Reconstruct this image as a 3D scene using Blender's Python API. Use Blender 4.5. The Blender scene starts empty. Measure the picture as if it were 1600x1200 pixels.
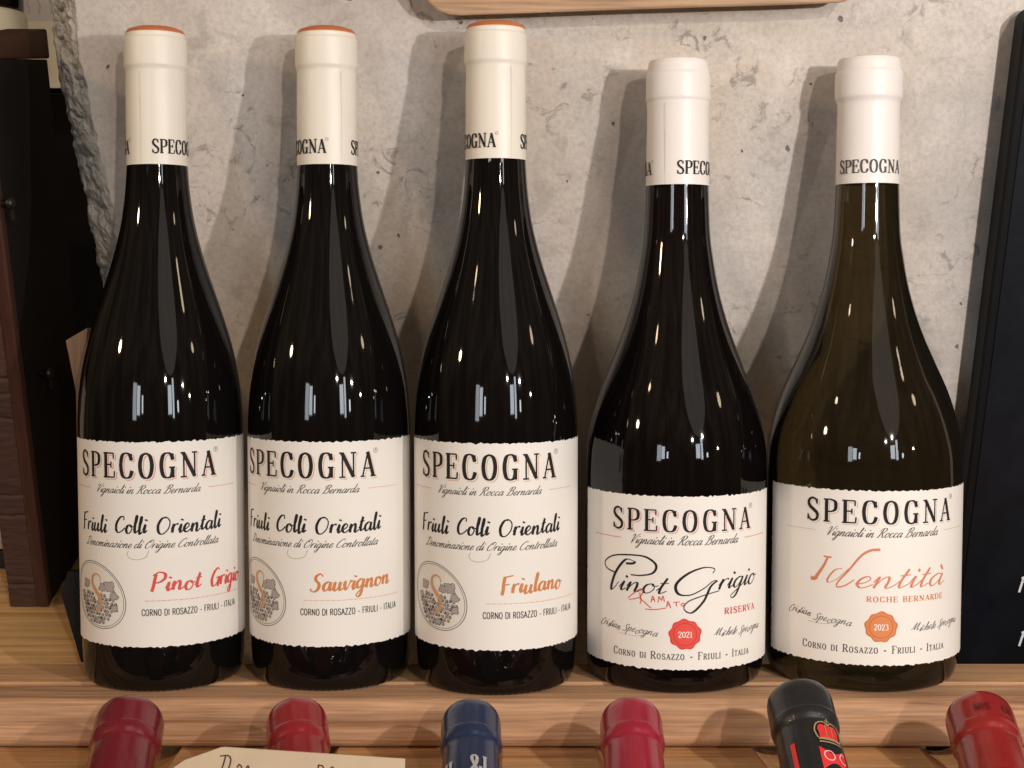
import bpy, math, random
from math import sin, cos, tan, atan, asin, pi, radians, sqrt
from mathutils import Vector, noise, Matrix
random.seed(7)
S = bpy.context.scene
C = S.collection

# ------------------------------------------------------------------ camera
FPX, PITCH, CZ, CD = 2300.0, radians(3.73), 0.1815, 0.68
cam = bpy.data.objects.new('camera', bpy.data.cameras.new('camera'))
C.objects.link(cam); S.camera = cam
cam.data.sensor_width = 36; cam.data.lens = FPX/1600*36
cam.data.clip_start = 0.01; cam.data.clip_end = 50
cam.location = (0, -CD, CZ)
cam.rotation_euler = (pi/2-PITCH, 0, 0)

def at(px, py, D):
    """point seen at photo pixel (px,py) on the plane D metres in front of the camera"""
    dx, dz = (px-800)/FPX, -(py-600)/FPX
    y = cos(PITCH)+dz*sin(PITCH); z = -sin(PITCH)+dz*cos(PITCH)
    k = D/y
    return Vector((dx*k, D-CD, CZ+z*k))

TILT = radians(16.6); KT = tan(TILT)      # the standing bottles lean back; wall, case and board are tilted against their frame
DW0 = .71+KT*.30                          # wall distance at shelf level
def atp(px, py, D0=DW0):
    """point seen at a pixel on the tilted plane D = D0 - KT*z"""
    dx, dz = (px-800)/FPX, -(py-600)/FPX
    y = cos(PITCH)+dz*sin(PITCH); z = -sin(PITCH)+dz*cos(PITCH)
    k = (D0-KT*CZ)/(y+KT*z)
    return Vector((dx*k, y*k-CD, CZ+z*k))

# ------------------------------------------------------------------ world: dim shop interior
w = bpy.data.worlds.new('World'); S.world = w; w.use_nodes = True
nt = w.node_tree; nt.nodes.clear()
def N(t, **k):
    n = nt.nodes.new(t)
    for a, b in k.items(): setattr(n, a, b)
    return n
out = N('ShaderNodeOutputWorld'); bg = N('ShaderNodeBackground'); tc = N('ShaderNodeTexCoord')
sep = N('ShaderNodeSeparateXYZ'); nt.links.new(tc.outputs['Generated'], sep.inputs[0])
rmp = N('ShaderNodeMapRange'); rmp.inputs['From Min'].default_value = -0.15; rmp.inputs['From Max'].default_value = 0.5
nt.links.new(sep.outputs['Z'], rmp.inputs['Value'])
mx = N('ShaderNodeMix', data_type='RGBA')
mx.inputs[6].default_value = (0.036, 0.021, 0.010, 1); mx.inputs[7].default_value = (0.100, 0.074, 0.050, 1)
nt.links.new(rmp.outputs[0], mx.inputs[0])
mpw = N('ShaderNodeMapping'); mpw.inputs['Scale'].default_value = (3.2, 3.2, 1.3); nt.links.new(tc.outputs['Generated'], mpw.inputs[0])
nw = N('ShaderNodeTexNoise'); nw.inputs['Scale'].default_value = 1.6; nw.inputs['Detail'].default_value = 2; nw.inputs['Roughness'].default_value = .65
nt.links.new(mpw.outputs[0], nw.inputs['Vector'])
rw = N('ShaderNodeMapRange'); rw.inputs['From Min'].default_value = .38; rw.inputs['From Max'].default_value = .66; rw.inputs['To Min'].default_value = .45; rw.inputs['To Max'].default_value = 1.8
nt.links.new(nw.outputs['Fac'], rw.inputs['Value'])
vm = N('ShaderNodeVectorMath', operation='SCALE'); nt.links.new(mx.outputs[2], vm.inputs[0]); nt.links.new(rw.outputs[0], vm.inputs['Scale'])
nt.links.new(vm.outputs[0], bg.inputs['Color'])
bg.inputs['Strength'].default_value = 1.35
nt.links.new(bg.outputs[0], out.inputs[0])
S.view_settings.view_transform = 'Standard'; S.view_settings.look = 'None'; S.view_settings.exposure = 0.10

# ------------------------------------------------------------------ lamps
def point(name, loc, W, col, r):
    l = bpy.data.lights.new(name, 'POINT'); l.energy = W; l.color = col; l.shadow_soft_size = r
    o = bpy.data.objects.new(name, l); o.location = loc; C.objects.link(o); return o
def area(name, loc, W, col, sx, sy, target=(0, 0, .15)):
    l = bpy.data.lights.new(name, 'AREA'); l.shape = 'ELLIPSE' if 'ceiling' in name else 'RECTANGLE'; l.size = sx; l.size_y = sy; l.energy = W; l.color = col
    o = bpy.data.objects.new(name, l); o.location = loc; C.objects.link(o)
    o.rotation_euler = (Vector(target)-Vector(loc)).to_track_quat('-Z', 'Y').to_euler(); return o
point('spot_lamp', (0.36, -0.53, 0.285), 7.8, (1.0, 0.945, 0.90), 0.007)
point('spot_lamp', (0.70, -2.3, 0.77), 54, (1.0, 0.86, 0.75), 0.03)
point('spot_lamp', (-1.15, -0.72, 0.62), 13.0, (1.0, 0.70, 0.42), 0.045)
point('spot_lamp', (-1.00, -0.85, 1.05), 2.5, (1.0, 0.75, 0.50), 0.045)
point('spot_lamp', (1.24, -1.02, 0.34), 6.0, (1.0, 0.86, 0.72), 0.02)
for k_, (lx, ly, lz) in enumerate(((1.3, -.62, .80), (1.2, -.72, 1.15))):
    point('spot_lamp', (lx, ly, lz), 1.6, (1.0, 0.78, 0.55), 0.055)
for wx, wz, wa, wb, we in ((-1.45, .50, .30, .70, 7), (-1.12, .50, .24, .55, 7), (-.80, .40, .10, .30, 2.2), (1.30, .55, .30, .60, 10), (1.62, .62, .14, .85, 7), (2.10, .40, .12, .22, 2.5)):
    area('window_light', (wx, -3.0, wz), we*.72, (0.86, 0.93, 1.0), wa, wb)
area('ceiling_panel_light', (0.95, -2.0, 2.1), 7.5, (1.0, 0.90, 0.80), 1.5, 2.8)

# ------------------------------------------------------------------ materials
MATS = {}
def mat(name, col, rough=0.5, metallic=0.0, spec=0.5, coat=0.0, bump=None, vary=None, **kw):
    if name in MATS: return MATS[name]
    m = bpy.data.materials.new(name); m.use_nodes = True; t = m.node_tree; b = t.nodes['Principled BSDF']
    b.inputs['Base Color'].default_value = (*col, 1); b.inputs['Roughness'].default_value = rough
    b.inputs['Metallic'].default_value = metallic; b.inputs['Specular IOR Level'].default_value = spec
    b.inputs['Coat Weight'].default_value = coat; b.inputs['Coat Roughness'].default_value = 0.04
    co = t.nodes.new('ShaderNodeTexCoord')
    if vary:
        sc, amt = vary[:2]
        n = t.nodes.new('ShaderNodeTexNoise'); n.inputs['Scale'].default_value = sc; n.inputs['Detail'].default_value = 6
        t.links.new(co.outputs['Object'], n.inputs['Vector'])
        r = t.nodes.new('ShaderNodeMapRange'); r.inputs['From Min'].default_value = .3; r.inputs['From Max'].default_value = .7
        r.inputs['To Min'].default_value = 1-amt; r.inputs['To Max'].default_value = 1+amt
        h = t.nodes.new('ShaderNodeHueSaturation'); h.inputs['Color'].default_value = (*col, 1)
        t.links.new(n.outputs['Fac'], r.inputs['Value']); t.links.new(r.outputs[0], h.inputs['Value'])
        t.links.new(h.outputs[0], b.inputs['Base Color'])
    if bump:
        sc, st, dist = bump
        n = t.nodes.new('ShaderNodeTexNoise'); n.inputs['Scale'].default_value = sc; n.inputs['Detail'].default_value = 5
        t.links.new(co.outputs['Object'], n.inputs['Vector'])
        bp = t.nodes.new('ShaderNodeBump'); bp.inputs['Strength'].default_value = st; bp.inputs['Distance'].default_value = dist
        t.links.new(n.outputs['Fac'], bp.inputs['Height']); t.links.new(bp.outputs[0], b.inputs['Normal'])
    MATS[name] = m; return m

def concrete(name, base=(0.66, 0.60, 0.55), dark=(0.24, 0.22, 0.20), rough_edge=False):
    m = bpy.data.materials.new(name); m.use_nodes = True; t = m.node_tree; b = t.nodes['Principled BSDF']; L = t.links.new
    b.inputs['Roughness'].default_value = 0.85; b.inputs['Specular IOR Level'].default_value = 0.2
    co = t.nodes.new('ShaderNodeTexCoord')
    def noi(scale, detail=6, rough=.6, dist=0., loc=(0, 0, 0), sc=(1, 1, 1)):
        mp = t.nodes.new('ShaderNodeMapping'); mp.inputs['Location'].default_value = loc; mp.inputs['Scale'].default_value = sc
        L(co.outputs['Object'], mp.inputs[0])
        n = t.nodes.new('ShaderNodeTexNoise'); n.inputs['Scale'].default_value = scale; n.inputs['Detail'].default_value = detail
        n.inputs['Roughness'].default_value = rough; n.inputs['Distortion'].default_value = dist; L(mp.outputs[0], n.inputs['Vector']); return n.outputs['Fac']
    def rng(v, a, bb, lo=0., hi=1.):
        r = t.nodes.new('ShaderNodeMapRange'); r.interpolation_type = 'SMOOTHSTEP'
        r.inputs['From Min'].default_value = a; r.inputs['From Max'].default_value = bb
        r.inputs['To Min'].default_value = lo; r.inputs['To Max'].default_value = hi; L(v, r.inputs['Value']); return r.outputs[0]
    def mul(a, bb, op='MULTIPLY'):
        x = t.nodes.new('ShaderNodeMath'); x.operation = op
        for i, v in enumerate((a, bb)):
            if isinstance(v, float): x.inputs[i].default_value = v
            else: L(v, x.inputs[i])
        return x.outputs[0]
    def mixc(f, a, bb):
        x = t.nodes.new('ShaderNodeMix'); x.data_type = 'RGBA'
        L(f, x.inputs[0])
        for i, v in ((6, a), (7, bb)):
            if isinstance(v, tuple): x.inputs[i].default_value = (*v, 1)
            else: L(v, x.inputs[i])
        return x.outputs[2]
    cloud = rng(noi(14, 6, .62), .36, .66)
    c = mixc(cloud, base, tuple(v*.77 for v in base))
    warm = rng(noi(6, 3, .5, 0, (3, 1, 2)), .45, .7, 0., .5)
    c = mixc(warm, c, (base[0]*.93, base[1]*.86, base[2]*.75))
    pale = rng(noi(26, 5, .6, .3, (7, 2, 5)), .55, .72, 0., .45)
    c = mixc(pale, c, (base[0]*1.22, base[1]*1.22, base[2]*1.22))
    # grey smears gathered in patches
    smear = mul(rng(noi(85, 7, .70, 1.2, (1, 5, 9)), .55, .66), rng(noi(19, 3, .5, 0, (4, 4, 4)), .44, .60))
    c = mixc(mul(smear, .70), c, dark)
    blot = mul(rng(noi(38, 6, .66, .6, (9, 5, 2)), .55, .68), .32)
    c = mixc(blot, c, dark)
    fine = rng(noi(420, 4, .7), .35, .75, 0., .30)
    c = mixc(fine, c, dark)
    # air holes
    def holes(scale, thr, loc):
        mp = t.nodes.new('ShaderNodeMapping'); mp.inputs['Location'].default_value = loc; L(co.outputs['Object'], mp.inputs[0])
        wv = t.nodes.new('ShaderNodeVectorMath'); wv.operation = 'ADD'
        nn = t.nodes.new('ShaderNodeTexNoise'); nn.inputs['Scale'].default_value = 240
        L(mp.outputs[0], nn.inputs['Vector'])
        sc = t.nodes.new('ShaderNodeVectorMath'); sc.operation = 'SCALE'; sc.inputs['Scale'].default_value = .004
        L(nn.outputs['Color'], sc.inputs[0]); L(mp.outputs[0], wv.inputs[0]); L(sc.outputs[0], wv.inputs[1])
        v = t.nodes.new('ShaderNodeTexVoronoi'); v.inputs['Scale'].default_value = scale; L(wv.outputs[0], v.inputs['Vector'])
        sp = t.nodes.new('ShaderNodeSeparateColor'); L(v.outputs['Color'], sp.inputs[0])
        size = rng(sp.outputs[0], .55, 1., 0., thr)
        d = mul(size, v.outputs['Distance'], 'SUBTRACT')
        return rng(d, 0., .03)
    h1 = holes(30, .060, (2, 3, 4)); h2 = holes(95, .13, (5, 1, 0))
    hh = mul(h1, h2, 'MAXIMUM')
    c = mixc(mul(hh, .75), c, tuple(v*.35 for v in dark))
    L(c, b.inputs['Base Color'])
    hgt = mul(mul(fine, -.25), mul(hh, -3.0), 'ADD'); hgt = mul(hgt, mul(smear, -.25), 'ADD')
    hgt = mul(hgt, mul(noi(60, 5, .6), .7 if not rough_edge else 3.0), 'ADD')
    bp = t.nodes.new('ShaderNodeBump'); bp.inputs['Strength'].default_value = .7; bp.inputs['Distance'].default_value = .0012 if not rough_edge else .0015
    L(hgt, bp.inputs['Height']); L(bp.outputs[0], b.inputs['Normal'])
    return m

def wood(name, c1, c2, axis='X', scale=1.0, rough=.55, dark=None, knots=0.0):
    m = bpy.data.materials.new(name); m.use_nodes = True; t = m.node_tree; b = t.nodes['Principled BSDF']; L = t.links.new
    b.inputs['Roughness'].default_value = rough
    co = t.nodes.new('ShaderNodeTexCoord'); oi = t.nodes.new('ShaderNodeObjectInfo')
    mp = t.nodes.new('ShaderNodeMapping')
    s = {'X': (1.5, 40, 40), 'Z': (40, 40, 1.5)}[axis]
    mp.inputs['Scale'].default_value = tuple(v*scale for v in s)
    ad = t.nodes.new('ShaderNodeVectorMath'); ad.operation = 'ADD'
    ml = t.nodes.new('ShaderNodeVectorMath'); ml.operation = 'SCALE'; ml.inputs['Scale'].default_value = 3.7
    cx = t.nodes.new('ShaderNodeCombineXYZ')
    for i in range(3): L(oi.outputs['Random'], cx.inputs[i])
    L(cx.outputs[0], ml.inputs[0]); L(co.outputs['Object'], ad.inputs[0]); L(ml.outputs[0], ad.inputs[1]); L(ad.outputs[0], mp.inputs[0])
    n = t.nodes.new('ShaderNodeTexNoise'); n.inputs['Scale'].default_value = 3; n.inputs['Detail'].default_value = 7; n.inputs['Roughness'].default_value = .6; n.inputs['Distortion'].default_value = 1.2
    L(mp.outputs[0], n.inputs['Vector'])
    r = t.nodes.new('ShaderNodeValToRGB'); e = r.color_ramp.elements
    e[0].position = .32; e[0].color = (*c2, 1); e[1].position = .62; e[1].color = (*c1, 1)
    k = e.new(.45); k.color = (*[(a*.65+bb*.35) for a, bb in zip(c1, c2)], 1)
    k = e.new(.72); k.color = (*[min(1, a*1.12) for a in c1], 1)
    L(n.outputs['Fac'], r.inputs[0])
    n2 = t.nodes.new('ShaderNodeTexNoise'); n2.inputs['Scale'].default_value = 22; n2.inputs['Detail'].default_value = 5
    L(mp.outputs[0], n2.inputs['Vector'])
    mxx = t.nodes.new('ShaderNodeMix'); mxx.data_type = 'RGBA'; mxx.blend_type = 'MULTIPLY'; mxx.inputs[0].default_value = .6
    rr = t.nodes.new('ShaderNodeMapRange'); rr.inputs['From Min'].default_value = .3; rr.inputs['From Max'].default_value = .7; rr.inputs['To Min'].default_value = .38; rr.inputs['To Max'].default_value = 1.1
    L(n2.outputs['Fac'], rr.inputs['Value']); L(r.outputs[0], mxx.inputs[6]); L(rr.outputs[0], mxx.inputs[7])
    L(mxx.outputs[2], b.inputs['Base Color'])
    bp = t.nodes.new('ShaderNodeBump'); bp.inputs['Strength'].default_value = .35; bp.inputs['Distance'].default_value = .0004
    L(n2.outputs['Fac'], bp.inputs['Height']); L(bp.outputs[0], b.inputs['Normal'])
    return m

# ------------------------------------------------------------------ object helpers
def mesh(name, verts, faces, m, parent=None, smooth=False, mats=None, fm=None):
    me = bpy.data.meshes.new(name); me.from_pydata([tuple(v) for v in verts], [], faces)
    me.materials.append(m)
    if mats:
        for x in mats: me.materials.append(x)
    if fm: me.polygons.foreach_set('material_index', fm)
    if smooth: me.polygons.foreach_set('use_smooth', [True]*len(me.polygons))
    me.update()
    o = bpy.data.objects.new(name, me); C.objects.link(o)
    if parent: o.parent = parent
    return o
def thing(name, label, cat, loc=(0, 0, 0), rot=(0, 0, 0), group=None):
    o = bpy.data.objects.new(name, None); C.objects.link(o); o.location = loc; o.rotation_euler = rot
    o.empty_display_size = .02
    return tag(o, label, cat, group)
def tag(o, label, cat, group=None):
    o['label'] = label; o['category'] = cat
    if group: o['group'] = group
    return o
def struct(o): o['kind'] = 'structure'; return o

def lathe(prof, n=96, wob=None):
    """profile list of (r,z) from bottom to top -> verts, faces"""
    V, F = [], []
    for (r, z) in prof:
        for i in range(n):
            a = 2*pi*i/n
            V.append((r*sin(a), -r*cos(a), z + (wob(a, z) if wob else 0)))
    for j in range(len(prof)-1):
        for i in range(n):
            k = (i+1) % n
            F.append((j*n+i, j*n+k, (j+1)*n+k, (j+1)*n+i))
    return V, F
def smooth_profile(pts, per=6):
    res = []
    P = [pts[0]]+list(pts)+[pts[-1]]
    for i in range(1, len(P)-2):
        for s in range(per):
            t = s/per
            res.append(tuple(cr(P[i-1][k], P[i][k], P[i+1][k], P[i+2][k], t) for k in (0, 1)))
    res.append(pts[-1]); return res
def cr(a, b, c, d, t):
    return .5*((2*b)+(-a+c)*t+(2*a-5*b+4*c-d)*t*t+(-a+3*b-3*c+d)*t**3)
def box(name, x0, x1, y0, y1, z0, z1, m, parent=None, bev=0.0, seg=2):
    V = [(x, y, z) for x in (x0, x1) for y in (y0, y1) for z in (z0, z1)]
    F = [(0, 1, 3, 2), (4, 6, 7, 5), (0, 4, 5, 1), (2, 3, 7, 6), (0, 2, 6, 4), (1, 5, 7, 3)]
    o = mesh(name, V, F, m, parent)
    if bev:
        b = o.modifiers.new('bevel', 'BEVEL'); b.width = bev; b.segments = seg
    return o
def prism(name, pts, y0, y1, m, parent=None, bev=0.0):
    """polygon in xz extruded along y (pts counter-clockwise seen from the camera)"""
    n = len(pts)
    V = [(p[0], y0, p[1]) for p in pts]+[(p[0], y1, p[1]) for p in pts]
    F = [tuple(range(n)), tuple(range(2*n-1, n-1, -1))]+[(i, i+n, (i+1) % n+n, (i+1) % n) for i in range(n)]
    o = mesh(name, V, F, m, parent)
    if bev:
        b = o.modifiers.new('bevel', 'BEVEL'); b.width = bev; b.segments = 2; b.limit_method = 'ANGLE'
    return o

# ------------------------------------------------------------------ stroke lettering
# glyph = (advance, [(kind, points, weight)])  kind c smooth / l straight; weight a auto, T thick, t thin, f serif, s swell
CAPS = {
'A': (.64, [('l', [(.30, 1), (.06, 0)], 't'), ('l', [(.29, 1), (.55, 0)], 'T'), ('l', [(.13, .33), (.44, .33)], 't'), ('l', [(-.03, .012), (.15, .012)], 'f'), ('l', [(.42, .012), (.66, .012)], 'f')]),
'B': (.60, [('l', [(.12, 0), (.12, 1)], 'T'), ('c', [(.12, .985), (.32, .985), (.45, .88), (.43, .64), (.3, .53), (.12, .52)], 'a'), ('c', [(.12, .52), (.34, .52), (.51, .4), (.5, .13), (.34, .015), (.12, .015)], 'a'), ('l', [(0, .012), (.2, .012)], 'f'), ('l', [(0, .988), (.2, .988)], 'f')]),
'C': (.64, [('c', [(.53, .72), (.46, .93), (.31, 1.), (.14, .9), (.07, .5), (.14, .1), (.31, 0.), (.47, .07), (.55, .3)], 'a'), ('l', [(.535, .7), (.535, .98)], 'f')]),
'D': (.66, [('l', [(.12, 0), (.12, 1)], 'T'), ('c', [(.12, .985), (.34, .985), (.5, .85), (.55, .5), (.5, .15), (.34, .015), (.12, .015)], 'a'), ('l', [(0, .012), (.2, .012)], 'f'), ('l', [(0, .988), (.2, .988)], 'f')]),
'E': (.60, [('l', [(.12, 0), (.12, 1)], 'T'), ('l', [(.12, .985), (.5, .985)], 't'), ('l', [(.12, .52), (.38, .52)], 't'), ('l', [(.12, .015), (.52, .015)], 't'), ('l', [(0, .012), (.2, .012)], 'f'), ('l', [(0, .988), (.2, .988)], 'f'), ('l', [(.5, .99), (.5, .76)], 'f'), ('l', [(.53, .01), (.54, .27)], 'f'), ('l', [(.38, .40), (.38, .64)], 'f')]),
'F': (.56, [('l', [(.12, 0), (.12, 1)], 'T'), ('l', [(.12, .985), (.5, .985)], 't'), ('l', [(.12, .52), (.38, .52)], 't'), ('l', [(0, .012), (.24, .012)], 'f'), ('l', [(0, .988), (.2, .988)], 'f'), ('l', [(.5, .99), (.5, .76)], 'f')]),
'G': (.68, [('c', [(.53, .72), (.46, .93), (.31, 1.), (.14, .9), (.07, .5), (.14, .1), (.31, 0.), (.45, .06), (.5, .2)], 'a'), ('l', [(.535, .72), (.535, .98)], 'f'), ('l', [(.51, .0), (.51, .42)], 'T'), ('l', [(.38, .42), (.62, .42)], 'f')]),
'H': (.72, [('l', [(.12, 0), (.12, 1)], 'T'), ('l', [(.56, 0), (.56, 1)], 'T'), ('l', [(.12, .5), (.56, .5)], 't'), ('l', [(0, .012), (.24, .012)], 'f'), ('l', [(0, .988), (.24, .988)], 'f'), ('l', [(.44, .012), (.68, .012)], 'f'), ('l', [(.44, .988), (.68, .988)], 'f')]),
'I': (.32, [('l', [(.13, 0), (.13, 1)], 'T'), ('l', [(0, .012), (.26, .012)], 'f'), ('l', [(0, .988), (.26, .988)], 'f')]),
'L': (.56, [('l', [(.12, 0), (.12, 1)], 'T'), ('l', [(.12, .015), (.5, .015)], 't'), ('l', [(0, .012), (.2, .012)], 'f'), ('l', [(0, .988), (.24, .988)], 'f'), ('l', [(.5, .01), (.51, .27)], 'f')]),
'M': (.84, [('l', [(.12, 0), (.12, 1)], 't'), ('l', [(.12, 1), (.4, .05)], 'T'), ('l', [(.4, .05), (.66, 1)], 't'), ('l', [(.68, 0), (.68, 1)], 'T'), ('l', [(0, .012), (.22, .012)], 'f'), ('l', [(.58, .012), (.8, .012)], 'f')]),
'N': (.74, [('l', [(.12, 0), (.12, .98)], 't'), ('l', [(.10, .99), (.58, .01)], 'T'), ('l', [(.58, 0), (.58, 1)], 't'), ('l', [(-.01, .012), (.24, .012)], 'f'), ('l', [(-.01, .988), (.14, .988)], 'f'), ('l', [(.47, .988), (.7, .988)], 'f')]),
'O': (.68, [('c', [(.31, 1.), (.14, .88), (.07, .5), (.14, .12), (.31, 0.), (.48, .12), (.55, .5), (.48, .88), (.31, 1.)], 'a')]),
'P': (.58, [('l', [(.12, 0), (.12, 1)], 'T'), ('c', [(.12, .985), (.32, .985), (.48, .88), (.48, .58), (.32, .46), (.12, .455)], 'a'), ('l', [(0, .012), (.26, .012)], 'f'), ('l', [(0, .988), (.2, .988)], 'f')]),
'R': (.64, [('l', [(.12, 0), (.12, 1)], 'T'), ('c', [(.12, .985), (.32, .985), (.47, .88), (.47, .62), (.32, .51), (.12, .5)], 'a'), ('l', [(.3, .5), (.54, .02)], 'T'), ('l', [(0, .012), (.24, .012)], 'f'), ('l', [(0, .988), (.2, .988)], 'f'), ('l', [(.48, .012), (.64, .012)], 'f')]),
'S': (.58, [('c', [(.46, .76), (.41, .93), (.28, 1.), (.13, .92), (.09, .76), (.17, .6), (.33, .47), (.47, .32), (.46, .1), (.29, 0), (.13, .07), (.06, .27)], 's'), ('l', [(.465, .74), (.465, .98)], 'f'), ('l', [(.06, .02), (.06, .28)], 'f')]),
'T': (.58, [('l', [(.27, 0), (.27, 1)], 'T'), ('l', [(.02, .985), (.52, .985)], 't'), ('l', [(.15, .012), (.39, .012)], 'f'), ('l', [(.02, .99), (.02, .76)], 'f'), ('l', [(.52, .99), (.52, .76)], 'f')]),
'U': (.68, [('c', [(.12, 1), (.12, .6), (.13, .2), (.32, .0), (.52, .2), (.54, .6), (.54, 1)], 'a'), ('l', [(0, .988), (.24, .988)], 'f'), ('l', [(.44, .988), (.64, .988)], 'f')]),
'V': (.62, [('l', [(.06, 1), (.31, 0)], 'T'), ('l', [(.31, 0), (.54, 1)], 't'), ('l', [(-.04, .988), (.18, .988)], 'f'), ('l', [(.44, .988), (.64, .988)], 'f')]),
'Z': (.58, [('l', [(.06, .985), (.48, .985)], 't'), ('l', [(.47, .98), (.06, .02)], 'T'), ('l', [(.05, .015), (.5, .015)], 't'), ('l', [(.06, .99), (.05, .78)], 'f'), ('l', [(.5, .01), (.52, .25)], 'f')]),
'-': (.5, [('l', [(.1, .36), (.38, .36)], 'T')]), ' ': (.34, []), '&': (.7, [('c', [(.6, .5), (.5, .1), (.25, 0), (.07, .25), (.35, .6), (.4, .9), (.25, 1), (.15, .8), (.6, 0)], 'a')]),
'0': (.6, [('c', [(.27, 1.), (.1, .8), (.07, .5), (.1, .2), (.27, 0.), (.44, .2), (.47, .5), (.44, .8), (.27, 1.)], 'a')]),
'1': (.42, [('l', [(.2, 0), (.2, 1)], 'T'), ('l', [(.06, .8), (.2, 1)], 't'), ('l', [(.06, .012), (.34, .012)], 'f')]),
'2': (.58, [('c', [(.08, .72), (.12, .95), (.28, 1.), (.43, .9), (.42, .65), (.2, .3), (.06, .03)], 'a'), ('l', [(.06, .03), (.48, .03)], 'T')]),
'3': (.58, [('c', [(.08, .85), (.25, 1.), (.42, .85), (.38, .62), (.2, .53)], 'a'), ('c', [(.2, .53), (.42, .45), (.46, .2), (.28, .0), (.07, .1)], 'a')]),
}
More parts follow.
